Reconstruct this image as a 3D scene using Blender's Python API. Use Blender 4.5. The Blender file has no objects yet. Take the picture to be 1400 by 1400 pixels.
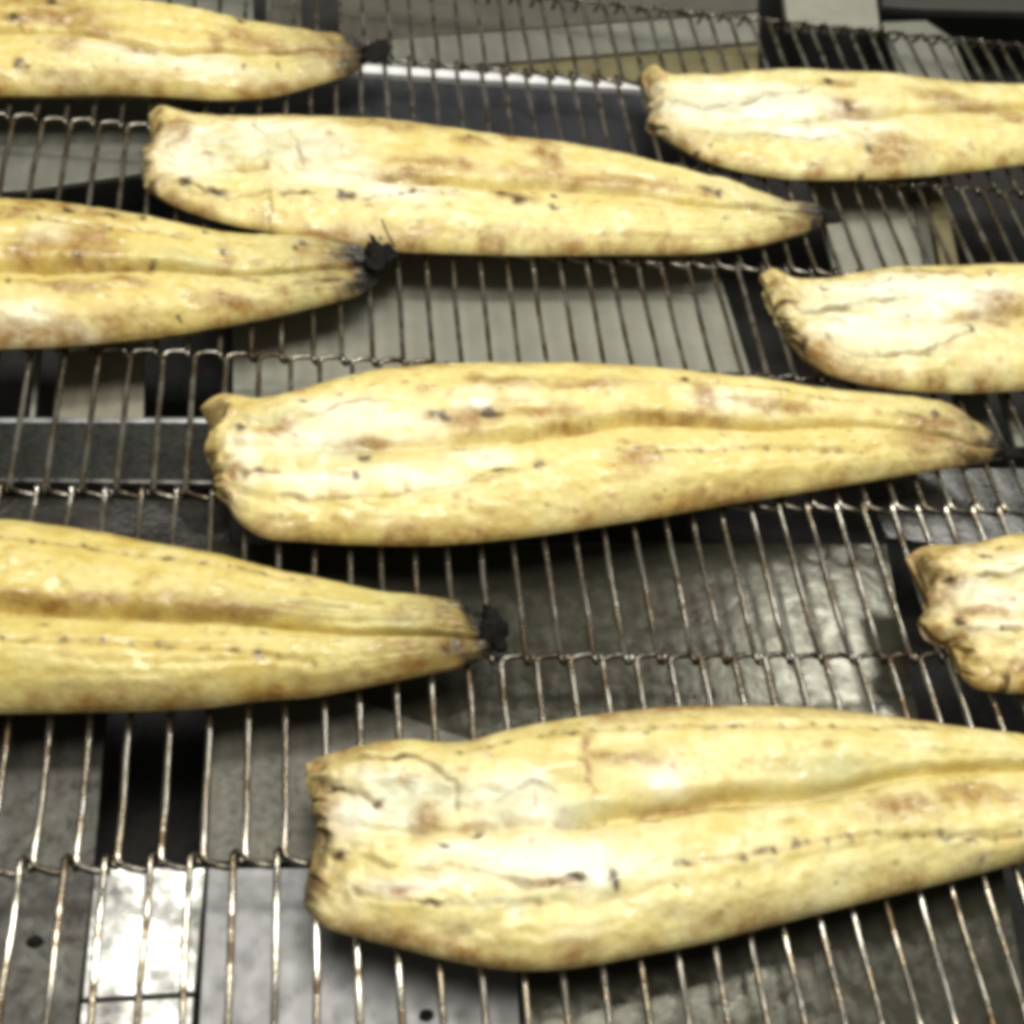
import bpy, math, random
import numpy as np
from mathutils import Matrix, Vector

# ------------------------------------------------------------------ camera, world, lamps
K = 0.012                     # one wire pitch of the belt, metres
Q = 5.65                      # spacing of the joint rows, in pitches
sc = bpy.context.scene
COL = sc.collection

def rz(a): return Matrix.Rotation(a, 4, 'Z')
def rx(a): return Matrix.Rotation(a, 4, 'X')
cam_data = bpy.data.cameras.new('camera')
cam_data.sensor_width = 36.0
cam_data.lens = 43.36
cam_data.clip_start = 0.01
cam_data.clip_end = 50.0
cam = bpy.data.objects.new('camera', cam_data)
COL.objects.link(cam)
CAM_LOC = Vector((0.0, -11.313 * K, 30.488 * K))
CAM_ROT = rz(math.radians(-18.4023)) @ rx(math.radians(37.4169)) @ rz(math.radians(15.9202))
cam.matrix_world = Matrix.Translation(CAM_LOC) @ CAM_ROT
cam_data.dof.use_dof = True
cam_data.dof.focus_distance = 0.46
cam_data.dof.aperture_fstop = 11.0
sc.camera = cam

world = bpy.data.worlds.new('World')
sc.world = world
world.use_nodes = True
bg = world.node_tree.nodes['Background']
bg.inputs['Color'].default_value = (1.0, .99, .90, 1)
bg.inputs['Strength'].default_value = 0.15

def lamp(name, loc, size, watts, col=(1, .97, .9), aim=None):
    d = bpy.data.lights.new(name, 'AREA')
    d.shape = 'RECTANGLE'; d.size, d.size_y = size
    d.energy = watts; d.color = col
    o = bpy.data.objects.new(name, d); COL.objects.link(o)
    o.location = loc
    if aim is not None:
        o.rotation_euler = (Vector(aim) - Vector(loc)).to_track_quat('-Z', 'Y').to_euler()
    return o
# one broad fill lamp overhead, then ceiling lamps of the kitchen further along the line
lamp('ceiling_or_fill_lamp', (0.14, 0.0, 1.75), (0.8, 0.40), 17.0, aim=(0.1, 0.12, 0))  # added fill from the camera side, an unseen source
lamp('ceiling_or_fill_lamp', (0.06, 0.44, 1.44), (1.40, 0.20), 16.0, (1, .98, .94), aim=(0.06, 0.30, 0))
lamp('ceiling_or_fill_lamp', (1.06, 0.80, 1.44), (0.5, 0.26), 6.0, (1, .98, .94), aim=(0.1, 0.15, 0))

sc.render.engine = 'CYCLES'
sc.view_settings.view_transform = 'Standard'
sc.view_settings.look = 'None'
sc.view_settings.gamma = 1.0
sc.view_settings.use_curve_mapping = False
sc.view_settings.exposure = 0.0
sc.cycles.use_denoising = True
sc.cycles.pixel_filter_type = 'BLACKMAN_HARRIS'
sc.cycles.filter_width = 5.2
sc.cycles.max_bounces = 4
# measured layout, in wire pitches (1 pitch = 12 mm): x across the belt, y along it
EELS={
'I':{'t':1.4,'U':[[1.185,2.384],[1.895,2.623],[2.916,2.827],[3.643,2.883],[4.444,2.773],[5.219,2.77],[6.223,3.038],[7.246,3.26],[8.488,3.44],[10.6,3.658],[12.742,3.701],[14.911,3.631],[16.645,3.449],[18.402,3.177],[20.181,2.885],[21.545,2.703],[23.741,2.127],[25.939,1.362],[27.799,0.376]],'W':[[0.925,-1.48],[1.393,-1.877],[2.257,-2.222],[3.469,-2.598],[4.509,-2.911],[5.911,-3.19],[6.991,-3.228],[8.291,-3.12],[9.437,-2.965],[10.804,-2.78],[12.632,-2.445],[14.099,-2.173],[15.828,-1.862],[17.848,-1.504],[20.439,-1.006],[22.877,-0.601],[25.42,-0.231],[27.781,0.071]],'C':[[1.206,0.424],[3.516,0.022],[4.965,-0.049],[7.276,0.131],[8.955,0.197],[9.845,0.269],[12,0.587],[14.066,0.653],[16.3,1.082],[18.62,1.356],[20.977,1.484],[27.648,0.191]],'H':[[1.185,2.384],[1.167,2.133],[1.111,1.844],[1.404,1.395],[1.057,0.875],[1.4,0.363],[1.183,-0.215],[1.238,-0.696],[0.925,-1.48]],'w':[[2.471,1.491,0.699,0.313],[2.086,0.593,0.576,0.488],[7.106,-0.811,2.255,0.627],[8.002,-1.104,0.599,0.589],[10.105,1.206,0.52,0.451],[4.926,-0.492,1.098,0.259],[3.448,-1.167,1.065,0.178],[4.15,-1.284,1.252,0.143],[3.558,1.072,1.113,0.674],[5.995,1.107,1.146,0.493],[6.493,0.407,1.138,0.348]],'g':[[3.555,1.014,1.018,0.653],[6.156,0.807,0.855,0.43],[7.464,0.574,1.348,0.236],[14.861,1.3,1.486,0.388],[5.719,-1.793,1.082,0.106]],'b':[[8.295,2.156,0.239,0.335],[8.318,1.453,0.137,0.508],[4.074,0.421,0.312,0.379],[4.974,0.126,0.554,0.152],[5.239,-0.015,0.258,0.095],[1.266,-2.036,0.338,0.153],[1.36,-0.819,0.243,0.705],[1.2,2.014,0.256,0.316],[16.467,0.216,1.271,0.422],[7.029,-1.452,0.551,0.145],[10.971,0.475,1.402,0.182],[1.19,-0.088,0.175,0.365],[3.092,-1.242,0.704,0.142],[18.952,0.564,1.315,0.396],[9.208,1.845,0.802,0.251]],'d':[[3.385,2.15,0.301,0.081],[1.83,1.389,0.182,0.078],[2.817,0.898,0.146,0.173],[5.239,-0.015,0.148,0.057],[6.844,-1.463,0.256,0.073],[7.511,-1.288,0.185,0.092],[8.375,-1.377,0.112,0.239],[3.951,-1.649,0.317,0.07],[1.891,-0.24,0.212,0.073],[1.017,1.623,0.09,0.156],[4.308,-0.229,0.163,0.075],[12.587,-0.855,0.158,0.098],[10.274,-1.152,0.172,0.076]],'cr':[[[1.787,2.283],[2.3,2.112],[2.857,2.121],[3.608,2.187],[4.157,1.892],[4.593,1.362],[4.791,0.729]],[[1.891,-0.128],[2.413,-0.42],[3.111,-0.718],[4.53,-0.88],[5.593,-1.138],[6.65,-1.487],[7.593,-1.306]],[[2.043,-1.268],[3.422,-1.606],[4.817,-1.823],[6.609,-1.845]],[[1.377,1.596],[1.827,1.351],[2.456,1.083],[2.813,0.88]],[[5.77,0.8],[6.571,1.214],[7.322,1.055]],[[7.266,0.115],[8.552,0.153],[9.831,0.252]]],'dot':[[[7.117,2.64],[8.923,2.696],[10.354,2.716],[12.427,2.682],[14.105,2.589],[16.288,2.643],[18.522,2.675]],[[10.068,-1.159],[11.646,-1.029],[12.659,-0.912],[14.555,-0.587],[15.803,-0.549],[17.891,-0.598],[20.05,-0.587]],[[4.94,2.242],[6.316,2.507]]]},
'F':{'t':1.3,'U':[[-2.092,14.405],[-1.643,14.777],[-0.524,14.539],[0.592,14.852],[1.964,15.445],[3.613,15.987],[5.299,16.277],[8.252,16.449],[11.294,16.559],[13.342,16.442],[15.954,16.237],[18.077,16.011],[20.262,15.883],[22.494,15.738],[23.527,15.581],[24.277,14.904],[25.011,14.2],[25.523,13.643]],'W':[[-1.329,10.77],[-1.011,10.074],[-0.41,9.471],[1.162,9.197],[2.859,9.11],[4.918,9.143],[7.089,9.392],[8.969,9.723],[10.453,10.027],[11.997,10.339],[14.108,10.823],[16.398,11.31],[18.538,11.805],[20.904,12.358],[22.858,12.801],[24.468,13.235],[25.538,13.583]],'C':[[-1.546,12.35],[0.602,12.16],[2.783,12.23],[5.961,12.452],[7.81,12.698],[10.036,13.234],[12.324,13.512],[15.834,13.654],[20.017,14.015],[22.298,13.834],[23.773,13.559],[25.396,13.481]],'H':[[-2.092,14.405],[-1.547,13.95],[-1.637,13.442],[-1.96,12.885],[-1.923,12.493],[-1.719,11.696],[-1.506,11.085],[-1.329,10.77]],'w':[[-0.79,12.113,0.554,1.092],[1.03,10.995,1.827,0.483],[4.063,11.171,1.669,0.494],[6.233,11.858,0.917,0.399],[1.25,12.528,1.321,0.619],[3.71,13.206,1.371,0.698],[6.56,14.388,1.439,0.309],[1.92,13.422,1.804,0.725],[6.051,13.906,0.707,0.364],[14.918,14.313,1.303,0.391]],'g':[[2.122,12.221,1.327,0.254],[20.769,11.9,1.603,0.256],[0.374,13.353,1.325,0.231]],'b':[[6.009,13.364,0.983,0.358],[7.32,14.891,0.63,0.252],[6.501,15.099,0.337,0.315],[13.92,14.426,0.36,0.838],[12.787,13.748,1.776,0.221],[2.785,12.36,0.779,0.227],[-1.591,13.671,0.302,0.404],[8.394,13.708,1.452,0.275],[9.299,13.293,0.968,0.183],[22.565,14.172,1.12,0.415],[23.125,13.388,0.834,0.409],[9.744,14.857,1.749,0.192],[11.225,11.739,0.723,0.411],[-1.203,10.006,0.163,0.768],[-1.083,11.334,0.251,0.323],[16.482,14.385,1.592,0.199],[21.478,13.323,1.095,0.468],[4.048,15.659,0.711,0.158],[0.16,12.912,0.654,0.228]],'d':[[5.931,12.364,0.506,0.116],[-0.409,11.221,0.231,0.135],[2.769,11.795,0.154,0.168],[22.433,14.527,0.168,0.175],[6.798,11.311,0.319,0.113],[7.981,11.49,0.162,0.143],[13.392,15.266,0.155,0.133],[0.856,14.051,0.134,0.089],[23.567,13.086,0.834,0.17],[6.717,13.484,0.377,0.181],[5.09,13.443,0.278,0.179],[2.533,11.123,0.13,0.137],[-0.922,13.009,0.129,0.171]],'cr':[[[1.586,13.579],[2.15,13.901],[2.83,14.053],[3.396,13.96]],[[0.296,10.33],[1.66,10.261],[3.155,10.354],[4.914,10.727],[6.723,11.056],[8.132,11.465]],[[6.109,14.733],[7.564,14.995],[9.024,15.039],[12.505,15.057],[15.068,15.09]],[[20.031,14.843],[22.033,14.279],[23.315,13.204],[24.415,12.832]],[[5.24,12.307],[6.848,12.425],[8.27,12.684],[10.022,13.201],[11.23,13.342]],[[-0.872,11.311],[-0.408,11.164],[0.179,11.346]]],'dot':[[[10.56,12.123],[12.008,12.174],[14.254,12.403],[16.544,12.546],[19.413,12.681]],[[15.068,15.09],[17.639,14.891],[19.776,14.896]]],'tip':[[24.931,13.703],[25.546,13.53],[25.947,13.09],[24.776,13.114]]},
'G':{'t':1.4,'U':[[-14.925,8.347],[-14.223,9.156],[-12,9.713],[-9.246,9.763],[-7.344,9.659],[-6.179,9.536],[-4.8,9.316],[-3.403,8.995],[-1.8,8.652],[-0.182,8.235],[1.449,7.888],[3.096,7.537],[4.568,7.371],[5.587,7.171],[6.103,6.843],[6.482,6.438]],'W':[[-14.231,5.141],[-13.21,4.399],[-10.949,3.948],[-8.379,3.767],[-6.647,3.763],[-4.88,3.78],[-3.073,3.796],[-1.544,3.867],[-0.138,4.076],[1.188,4.202],[2.706,4.531],[4.172,4.881],[5.262,5.169],[5.999,5.483],[6.464,5.919]],'C':[[-14.383,6.507],[-8.626,6.314],[-6.855,6.321],[-5.041,6.284],[-3.184,6.178],[-1.295,6.073],[0.638,5.924],[2.819,5.823],[4.676,5.897],[6.433,6.054]],'H':[[-14.925,8.347],[-14.744,6.863],[-14.231,5.141]],'w':[[-12.047,6.258,1.525,0.864]],'g':[[2.167,4.395,1.75,0.217],[-4.808,4.03,2.682,0.33],[3.81,6.2,1.634,0.373],[0.239,6.419,2.774,0.322]],'b':[[-5.075,6.621,2.994,0.226],[-1.304,6.344,2.13,0.228],[5.198,5.666,0.613,0.689],[5.807,5.619,0.287,0.782],[4.151,5.05,1.203,0.27],[-6.548,6.725,0.727,0.181],[-1.194,3.515,2.213,0.124],[3.77,5.391,0.802,0.114],[4.743,4.935,0.602,0.18]],'d':[[4.983,5.504,0.406,0.069],[5.565,5.159,0.244,0.092]],'cr':[],'dot':[[[-7.134,8.449],[-6.008,8.397],[-4.666,8.203],[-2.729,7.944],[-0.37,7.59],[1.222,7.343]],[[-7.759,5.299],[-6.708,5.276],[-5.107,5.23],[-2.559,5.18],[-1.254,5.067],[0.067,4.909],[1.21,4.794]]],'tip':[[5.879,7.096],[6.498,7.298],[6.905,6.173],[6.632,5.555],[5.853,5.745]]},
'C':{'t':1.3,'U':[[-18.528,20.525],[-17.321,21.71],[-14.668,22.411],[-11.405,22.788],[-9.134,22.913],[-7.731,22.872],[-6.296,22.683],[-4.857,22.521],[-3.4,22.327],[-1.927,22.094],[-0.445,22.116],[1.32,22.339],[2.739,22.46],[3.436,22.18]],'W':[[-17.651,16.728],[-16.058,15.943],[-13.403,15.658],[-10.386,15.923],[-8.324,16.227],[-6.623,16.421],[-4.894,16.754],[-3.123,17.178],[-1.994,17.593],[-0.603,18.103],[0.587,18.582],[1.809,19.156],[2.943,19.803],[3.496,20.477]],'C':[[-17.872,18.284],[-10.705,18.83],[-8.58,19.069],[-6.374,19.115],[-4.137,19.364],[-1.826,19.591],[-0.4,19.722],[1.305,20.314],[3.451,21.24]],'H':[[-18.528,20.525],[-18.238,18.551],[-17.651,16.728]],'w':[[-6.115,16.609,0.863,0.433],[-7.641,16.82,1.281,0.618],[-6.972,20.501,0.68,0.483]],'g':[[1.518,18.781,1.457,0.678],[-2.769,19.82,1.414,0.31],[0.557,19.744,1.709,0.487],[2.251,19.355,0.984,0.554]],'b':[[-6.935,21.855,0.601,0.43],[-5.705,21.648,0.795,0.323],[-4.846,17.008,0.572,0.44],[-4.317,17.3,0.222,0.255],[-6.018,20.064,0.82,0.884],[-1.772,20.183,0.19,0.557],[-3.913,16.314,0.483,0.186],[-1.993,17.04,0.158,0.224],[-4.521,18.492,0.587,0.198],[-8.08,22.177,0.689,0.325],[-1.074,18.25,1.406,0.266],[0.796,21.013,0.346,0.289],[-7.783,19.741,0.89,0.472],[-8.443,21.421,0.678,0.353],[-6.863,15.642,1.268,0.151],[2.526,20.801,0.402,0.863],[-5.263,19.272,1.825,0.168],[-6.279,18.195,1.328,0.195]],'d':[[-6.847,21.682,0.138,0.143],[-4.34,21.633,0.142,0.216],[-6.247,19.632,0.09,0.203],[-3.962,19.583,0.115,0.137],[-1.737,20.504,0.119,0.141],[-8.098,18.22,0.086,0.162],[-2.076,16.874,0.113,0.159],[-2.989,17.521,0.09,0.129],[-8.353,21.609,0.09,0.142],[0.918,21.389,0.124,0.147],[0.648,21,0.074,0.145],[-5.467,21.598,0.21,0.108],[-2.37,21.345,0.072,0.144]],'cr':[[[-1.104,19.292],[0.083,19.145],[1.767,19.731],[3.004,20.187]]],'dot':[[[-8.878,21.335],[-6.1,20.958],[-2.82,20.829]]],'tip':[[2.96,22.17],[3.653,22.767],[4.255,22.133],[4.329,21.463],[3.574,20.518],[2.967,20.541]]},
'B':{'t':1.12,'U':[[-4.867,28.773],[-4.437,29.047],[-3.646,28.676],[-2.178,28.552],[-0.57,28.666],[1.338,28.802],[3.283,28.965],[4.969,28.867],[7.387,28.677],[8.681,28.567],[10.025,28.552],[11.89,28.273],[13.593,27.958],[15.221,27.494],[17.397,27.107],[18.883,26.409],[19.687,26.039],[20.934,26.04],[21.911,25.822]],'W':[[-4.362,24.185],[-3.624,23.576],[-2.445,22.969],[-1.66,22.694],[0.565,22.201],[2.602,21.855],[4.278,21.737],[5.72,21.784],[7.858,21.89],[10.107,22.08],[12.536,22.314],[15.069,22.597],[16.875,23.012],[18.521,23.558],[19.791,24.157],[21.085,24.856],[21.853,25.376]],'C':[[-4.479,25.594],[-2.044,25.207],[0.53,25.197],[3.149,24.795],[5.831,24.879],[8.305,24.977],[10.582,25.06],[12.932,24.964],[15.553,24.938],[17.859,25.096],[19.771,25.217],[21.782,25.43]],'H':[[-4.867,28.773],[-4.443,27.908],[-4.417,27.1],[-4.827,26.351],[-4.708,25.719],[-4.74,25.068],[-4.362,24.185]],'w':[[-3.071,25.517,1.276,1.034],[-1.052,26.455,0.842,0.66],[1.834,24.855,1.866,0.879],[-0.282,27.395,1.618,0.594],[4.178,23.981,1.615,0.713],[1.053,26.496,1.62,1.037],[-2.617,26.683,1.566,0.578]],'g':[[-0.137,26.564,0.584,1.156],[1.371,26.282,1.077,0.664],[2.514,26.039,0.759,0.333],[-1.548,25.694,1.561,0.365],[-2.094,26.538,1.044,0.413]],'b':[[-3.563,27.493,0.519,0.421],[-3.348,26.886,0.258,0.58],[4.341,27.84,1.274,0.308],[9.848,27.32,0.531,1.147],[8.73,27.938,0.648,0.405],[4.764,25.133,1.235,0.288],[16.381,25.573,0.368,0.222],[14.204,22.643,0.405,0.447],[8.52,24.344,0.702,0.288],[18.246,24.911,0.682,0.266],[3.8,28.212,1.703,0.266],[12.054,25.627,3.597,0.346],[-4.338,27.521,0.257,0.919],[-4.367,24.258,0.246,0.769],[5.889,25.795,1.683,0.336],[7.1,27.214,0.575,0.351],[10.446,26.519,0.411,0.871],[20.068,24.33,0.625,0.353],[13.46,21.911,1.431,0.239],[-4.067,23.44,0.44,0.454]],'d':[[-3.084,24.32,0.224,0.311],[-2.058,23.689,0.45,0.154],[2.416,23.722,0.366,0.196],[0.794,23.634,0.644,0.078],[8.119,24.466,0.391,0.206],[8.709,24.04,0.279,0.245],[10.063,24.502,0.142,0.125],[10.036,23.808,0.141,0.164],[7.134,27.656,0.115,0.133],[10.847,21.954,0.111,0.118],[4.796,24.164,0.135,0.201],[16.315,25.694,0.307,0.134],[-4.367,24.258,0.172,0.386],[16.9,25.627,0.185,0.134],[0.278,24.367,0.103,0.079]],'cr':[[[-4.165,24.948],[-3.072,24.124],[-1.675,23.457],[-0.228,23.918],[0.793,23.672],[1.303,23.335]],[[-0.951,27.695],[-0.586,26.677],[-0.197,25.277]],[[0.383,27.433],[0.734,26.415],[0.841,25.394]],[[-2.031,24.95],[-0.764,25.253],[0.27,25.207]],[[17.22,25.065],[18.914,24.6],[20.711,24.521]],[[2.614,24.576],[3.679,24.852],[4.759,25.091]],[[-0.23,24.075],[-0.197,21.975]]],'dot':[[[3.114,23.635],[4.709,24.075],[6.845,23.973]]],'tip':[[21.408,25.609],[22.1,25.853],[22.158,25.249],[21.719,24.777],[21.224,24.901]]},
'A':{'t':1.2,'U':[[-20.497,32.354],[-19.1,33.851],[-16.003,34.825],[-12.924,35.136],[-10.783,35.117],[-8.057,35.093],[-6.12,35.125],[-4.436,35.157],[-2.426,34.899],[-0.684,34.724],[1.021,34.636],[2.877,34.742],[3.473,34.401]],'W':[[-19.775,29.03],[-17.916,28.164],[-14.809,28.048],[-11.959,28.431],[-10.008,28.737],[-8.003,29.007],[-5.954,29.332],[-4.322,29.448],[-2.228,29.585],[-0.316,30.101],[1.029,30.887],[2.183,31.708],[3.137,32.61],[3.547,33.434]],'C':[[-19.897,30.178],[-12.767,31.245],[-10.281,31.64],[-7.689,31.77],[-6.082,31.588],[-4.722,31.245],[-2.297,31.695],[0.498,32.491],[3.508,33.696]],'H':[[-20.497,32.354],[-20.298,30.506],[-19.775,29.03]],'w':[[-5.485,30.807,2.149,0.635],[-3.068,30.704,1.643,0.638]],'g':[[0.499,30.526,1.984,0.552],[1.621,31.393,1.153,0.567],[-7.169,29.21,1.286,0.435]],'b':[[-8.697,33.719,1.075,0.674],[-8.188,32.735,1.47,0.566],[-6.937,32.22,1.072,0.328],[-1.497,32.843,0.682,0.531],[-2.53,32.102,0.362,0.52],[-4.479,28.53,0.417,0.259],[1.921,32.888,1.179,0.588],[2.788,32.776,0.414,0.879],[-8.812,32.394,2.123,0.281],[-5.239,31.075,0.804,0.229],[-7.861,30.908,0.52,0.452],[-9.99,33.401,0.791,0.477],[-0.081,32.577,1.734,0.387]],'d':[[-9.357,29.647,0.226,0.262],[-1.722,29.438,0.135,0.223],[-9.846,32.274,0.181,0.233],[-0.009,31.247,0.113,0.141],[-1.301,30.823,0.083,0.185],[-1.526,33.826,0.143,0.149],[-8.544,33.548,0.214,0.241]],'cr':[[[-7.429,31.851],[-6.348,31.645],[-5.528,31.397],[-4.645,31.019]]],'dot':[],'tip':[[3.027,33.785],[3.821,34.365],[4.475,34.879],[4.67,33.734],[3.882,32.621],[3.058,32.598]]},
'D':{'t':1.12,'U':[[15.16,34.212],[15.722,34.502],[16.256,33.879],[17.85,33.899],[19.931,34.346],[21.803,34.817],[24.571,35.062],[27.449,35.21],[29.705,35.043],[32.169,35.174],[33.719,35.284],[37.513,35.132],[41.146,34.341],[43.817,33.045]],'W':[[15.449,30.051],[15.894,29.23],[16.894,28.291],[18.418,27.668],[19.899,27.411],[22.767,27.628],[25.513,28.061],[28.41,28.705],[31.795,29.626],[35.816,30.473],[39.95,31.32],[43.523,32.237]],'C':[[15.174,31.625],[18.498,31.008],[21.638,30.616],[23.807,30.942],[26.233,31.502],[28.86,32.147],[32.708,32.873],[43.47,32.439]],'H':[[15.16,34.212],[15.284,33.142],[15.395,32.205],[15.183,31.255],[14.864,30.408],[15.449,30.051]],'w':[[20.133,31.157,4.507,1.333],[18.769,32.368,3.105,0.527],[24.225,30.405,1.402,0.419],[17.156,30.767,1.991,0.902],[21.389,29.62,2.729,0.504]],'g':[[17.254,31.267,1.668,0.307],[19.948,31.776,2.066,0.21],[20.005,29.215,3.023,0.199],[22.343,30.804,1.037,0.157]],'b':[[24.637,28.728,0.894,0.855],[23.678,31.823,0.565,0.484],[23.976,31.311,1.059,0.373],[15.036,32.199,0.328,1.223],[14.993,29.723,0.319,0.582],[15.873,28.945,0.637,0.574],[25.527,29.163,1.397,0.717],[30.021,32.453,1.889,0.456],[28.724,32.8,1.498,0.455],[15.499,33.427,0.469,0.424],[31.597,31.884,0.757,0.569],[23.654,33.251,0.718,0.333]],'d':[[23.335,33.466,0.179,0.279],[15.04,29.635,0.287,0.291],[23.727,31.628,0.176,0.322],[24.13,28.905,0.171,0.253],[23.62,27.682,0.235,0.147],[16.555,28.474,0.127,0.143],[15.044,33.207,0.1,0.421]],'cr':[[[15.861,31.524],[17.225,31.168],[19.577,31.631],[21.691,32.217],[23.097,33.126]],[[16.287,29.56],[17.462,29.19],[19.329,29.09],[21.612,29.271],[23.319,29.573]],[[21.263,30.475],[22.699,30.952],[23.662,30.829],[26.559,31.499]]],'dot':[]},
'E':{'t':1.25,'U':[[17.994,21.915],[18.379,22.111],[18.986,21.574],[20.331,21.558],[21.851,21.957],[23.514,22.307],[25.757,22.575],[29.045,22.933],[32.34,23.041],[37.199,22.497],[41.842,21.111],[44.276,20.124]],'W':[[18.481,18.52],[18.698,17.505],[19.245,16.845],[20.089,16.464],[21.347,16.171],[23.694,16.042],[26.889,16.34],[30.104,16.86],[35.319,17.913],[40.974,19.083],[44.142,19.659]],'C':[[17.999,19.714],[20.093,18.813],[23.82,18.761],[25.851,19.423],[27.68,19.625],[43.971,19.711]],'H':[[17.994,21.915],[18.029,20.99],[17.987,20.098],[18.053,19.31],[18.481,18.52]],'w':[[21.762,18.771,2.836,1.305],[24.722,19.799,1.857,0.893],[20.036,18.729,0.872,0.762],[23.143,20.45,3.095,0.735],[26.229,20.682,1.265,0.591]],'g':[[19.947,19.459,1.175,0.196],[21.799,19.892,1.505,0.12],[22.14,17.174,2.341,0.113]],'b':[[18.467,18.084,0.396,0.446],[18.526,19.915,0.29,0.313],[18.194,21.028,0.411,0.321],[18.893,17.578,0.622,0.733],[19.268,16.901,0.675,0.435],[25.989,19.13,0.927,0.406],[26.886,19.954,0.944,0.501],[26.922,21.607,0.256,0.175],[24.378,21.524,1.575,0.171],[17.984,18.953,0.285,0.455]],'d':[[24.914,18.427,0.181,0.198],[18.544,17.839,0.254,0.333],[18.449,19.947,0.203,0.157],[19.848,20.392,0.148,0.12],[23.535,21.734,0.124,0.085],[22.952,17.222,0.146,0.114],[26.829,21.52,0.128,0.131]],'cr':[[[18.9,19.31],[20.223,19.478],[21.337,19.859],[22.957,19.901]],[[19.482,18.293],[19.715,17.594],[20.164,17.198],[21.251,17.087],[22.735,17.316],[24.087,17.937],[25.088,18.476]],[[23.688,18.679],[24.737,19.009],[25.924,19.429]],[[19.324,20.427],[22.043,20.791],[24.632,21.425]]],'dot':[]},
'H':{'t':1.35,'U':[[20.125,9.106],[20.589,9.381],[21.478,9.374],[22.448,9.478],[23.282,9.672],[24.131,9.853],[26.96,10.208],[31.034,9.993],[35.123,9.228],[38.394,8.178]],'W':[[20.547,4.741],[20.766,4.356],[21.38,4.16],[22.318,4.094],[24.776,4.086],[28.788,4.477],[33.404,5.488],[37.899,7.11]],'C':[[20.124,7.005],[21.316,6.521],[22.715,6.42],[25.285,6.556],[37.934,7.536]],'H':[[20.125,9.106],[20.204,8.676],[20.364,8.033],[20.169,7.296],[19.801,6.631],[20.124,6.134],[20.557,5.693],[20.664,5.215],[20.547,4.741]],'w':[[21.951,7.067,1.509,0.448],[22.591,8.153,1.285,0.466],[21.093,7.46,0.749,0.45],[22.116,6.153,1.49,0.274]],'g':[[22.443,7.742,1.532,0.144],[21.307,5.946,1.226,0.081]],'b':[[20.182,8.864,0.556,0.262],[20.393,8.044,0.2,0.171],[20.753,7.778,0.249,0.227],[21.519,4.253,0.238,0.46],[20.743,6.355,0.195,0.379],[19.971,6.147,0.532,0.374],[20.68,4.163,0.946,0.304],[19.995,8.667,0.301,0.26],[21.095,8.963,0.767,0.177],[21.562,6.67,0.744,0.221],[21.897,4.888,0.483,0.21],[20.182,4.773,0.237,0.613]],'d':[[20.369,8.044,0.125,0.143],[20.753,7.778,0.175,0.17],[21.505,4.278,0.143,0.359],[20.718,6.355,0.146,0.271],[22.196,8.618,0.128,0.118],[22.893,8.993,0.156,0.09],[21.924,5.895,0.123,0.109],[19.989,8.805,0.151,0.116]],'cr':[[[20.951,7.835],[21.926,7.765],[23.255,7.943]],[[20.819,5.998],[21.747,5.871],[22.512,5.949]]],'dot':[]},
}
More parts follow.
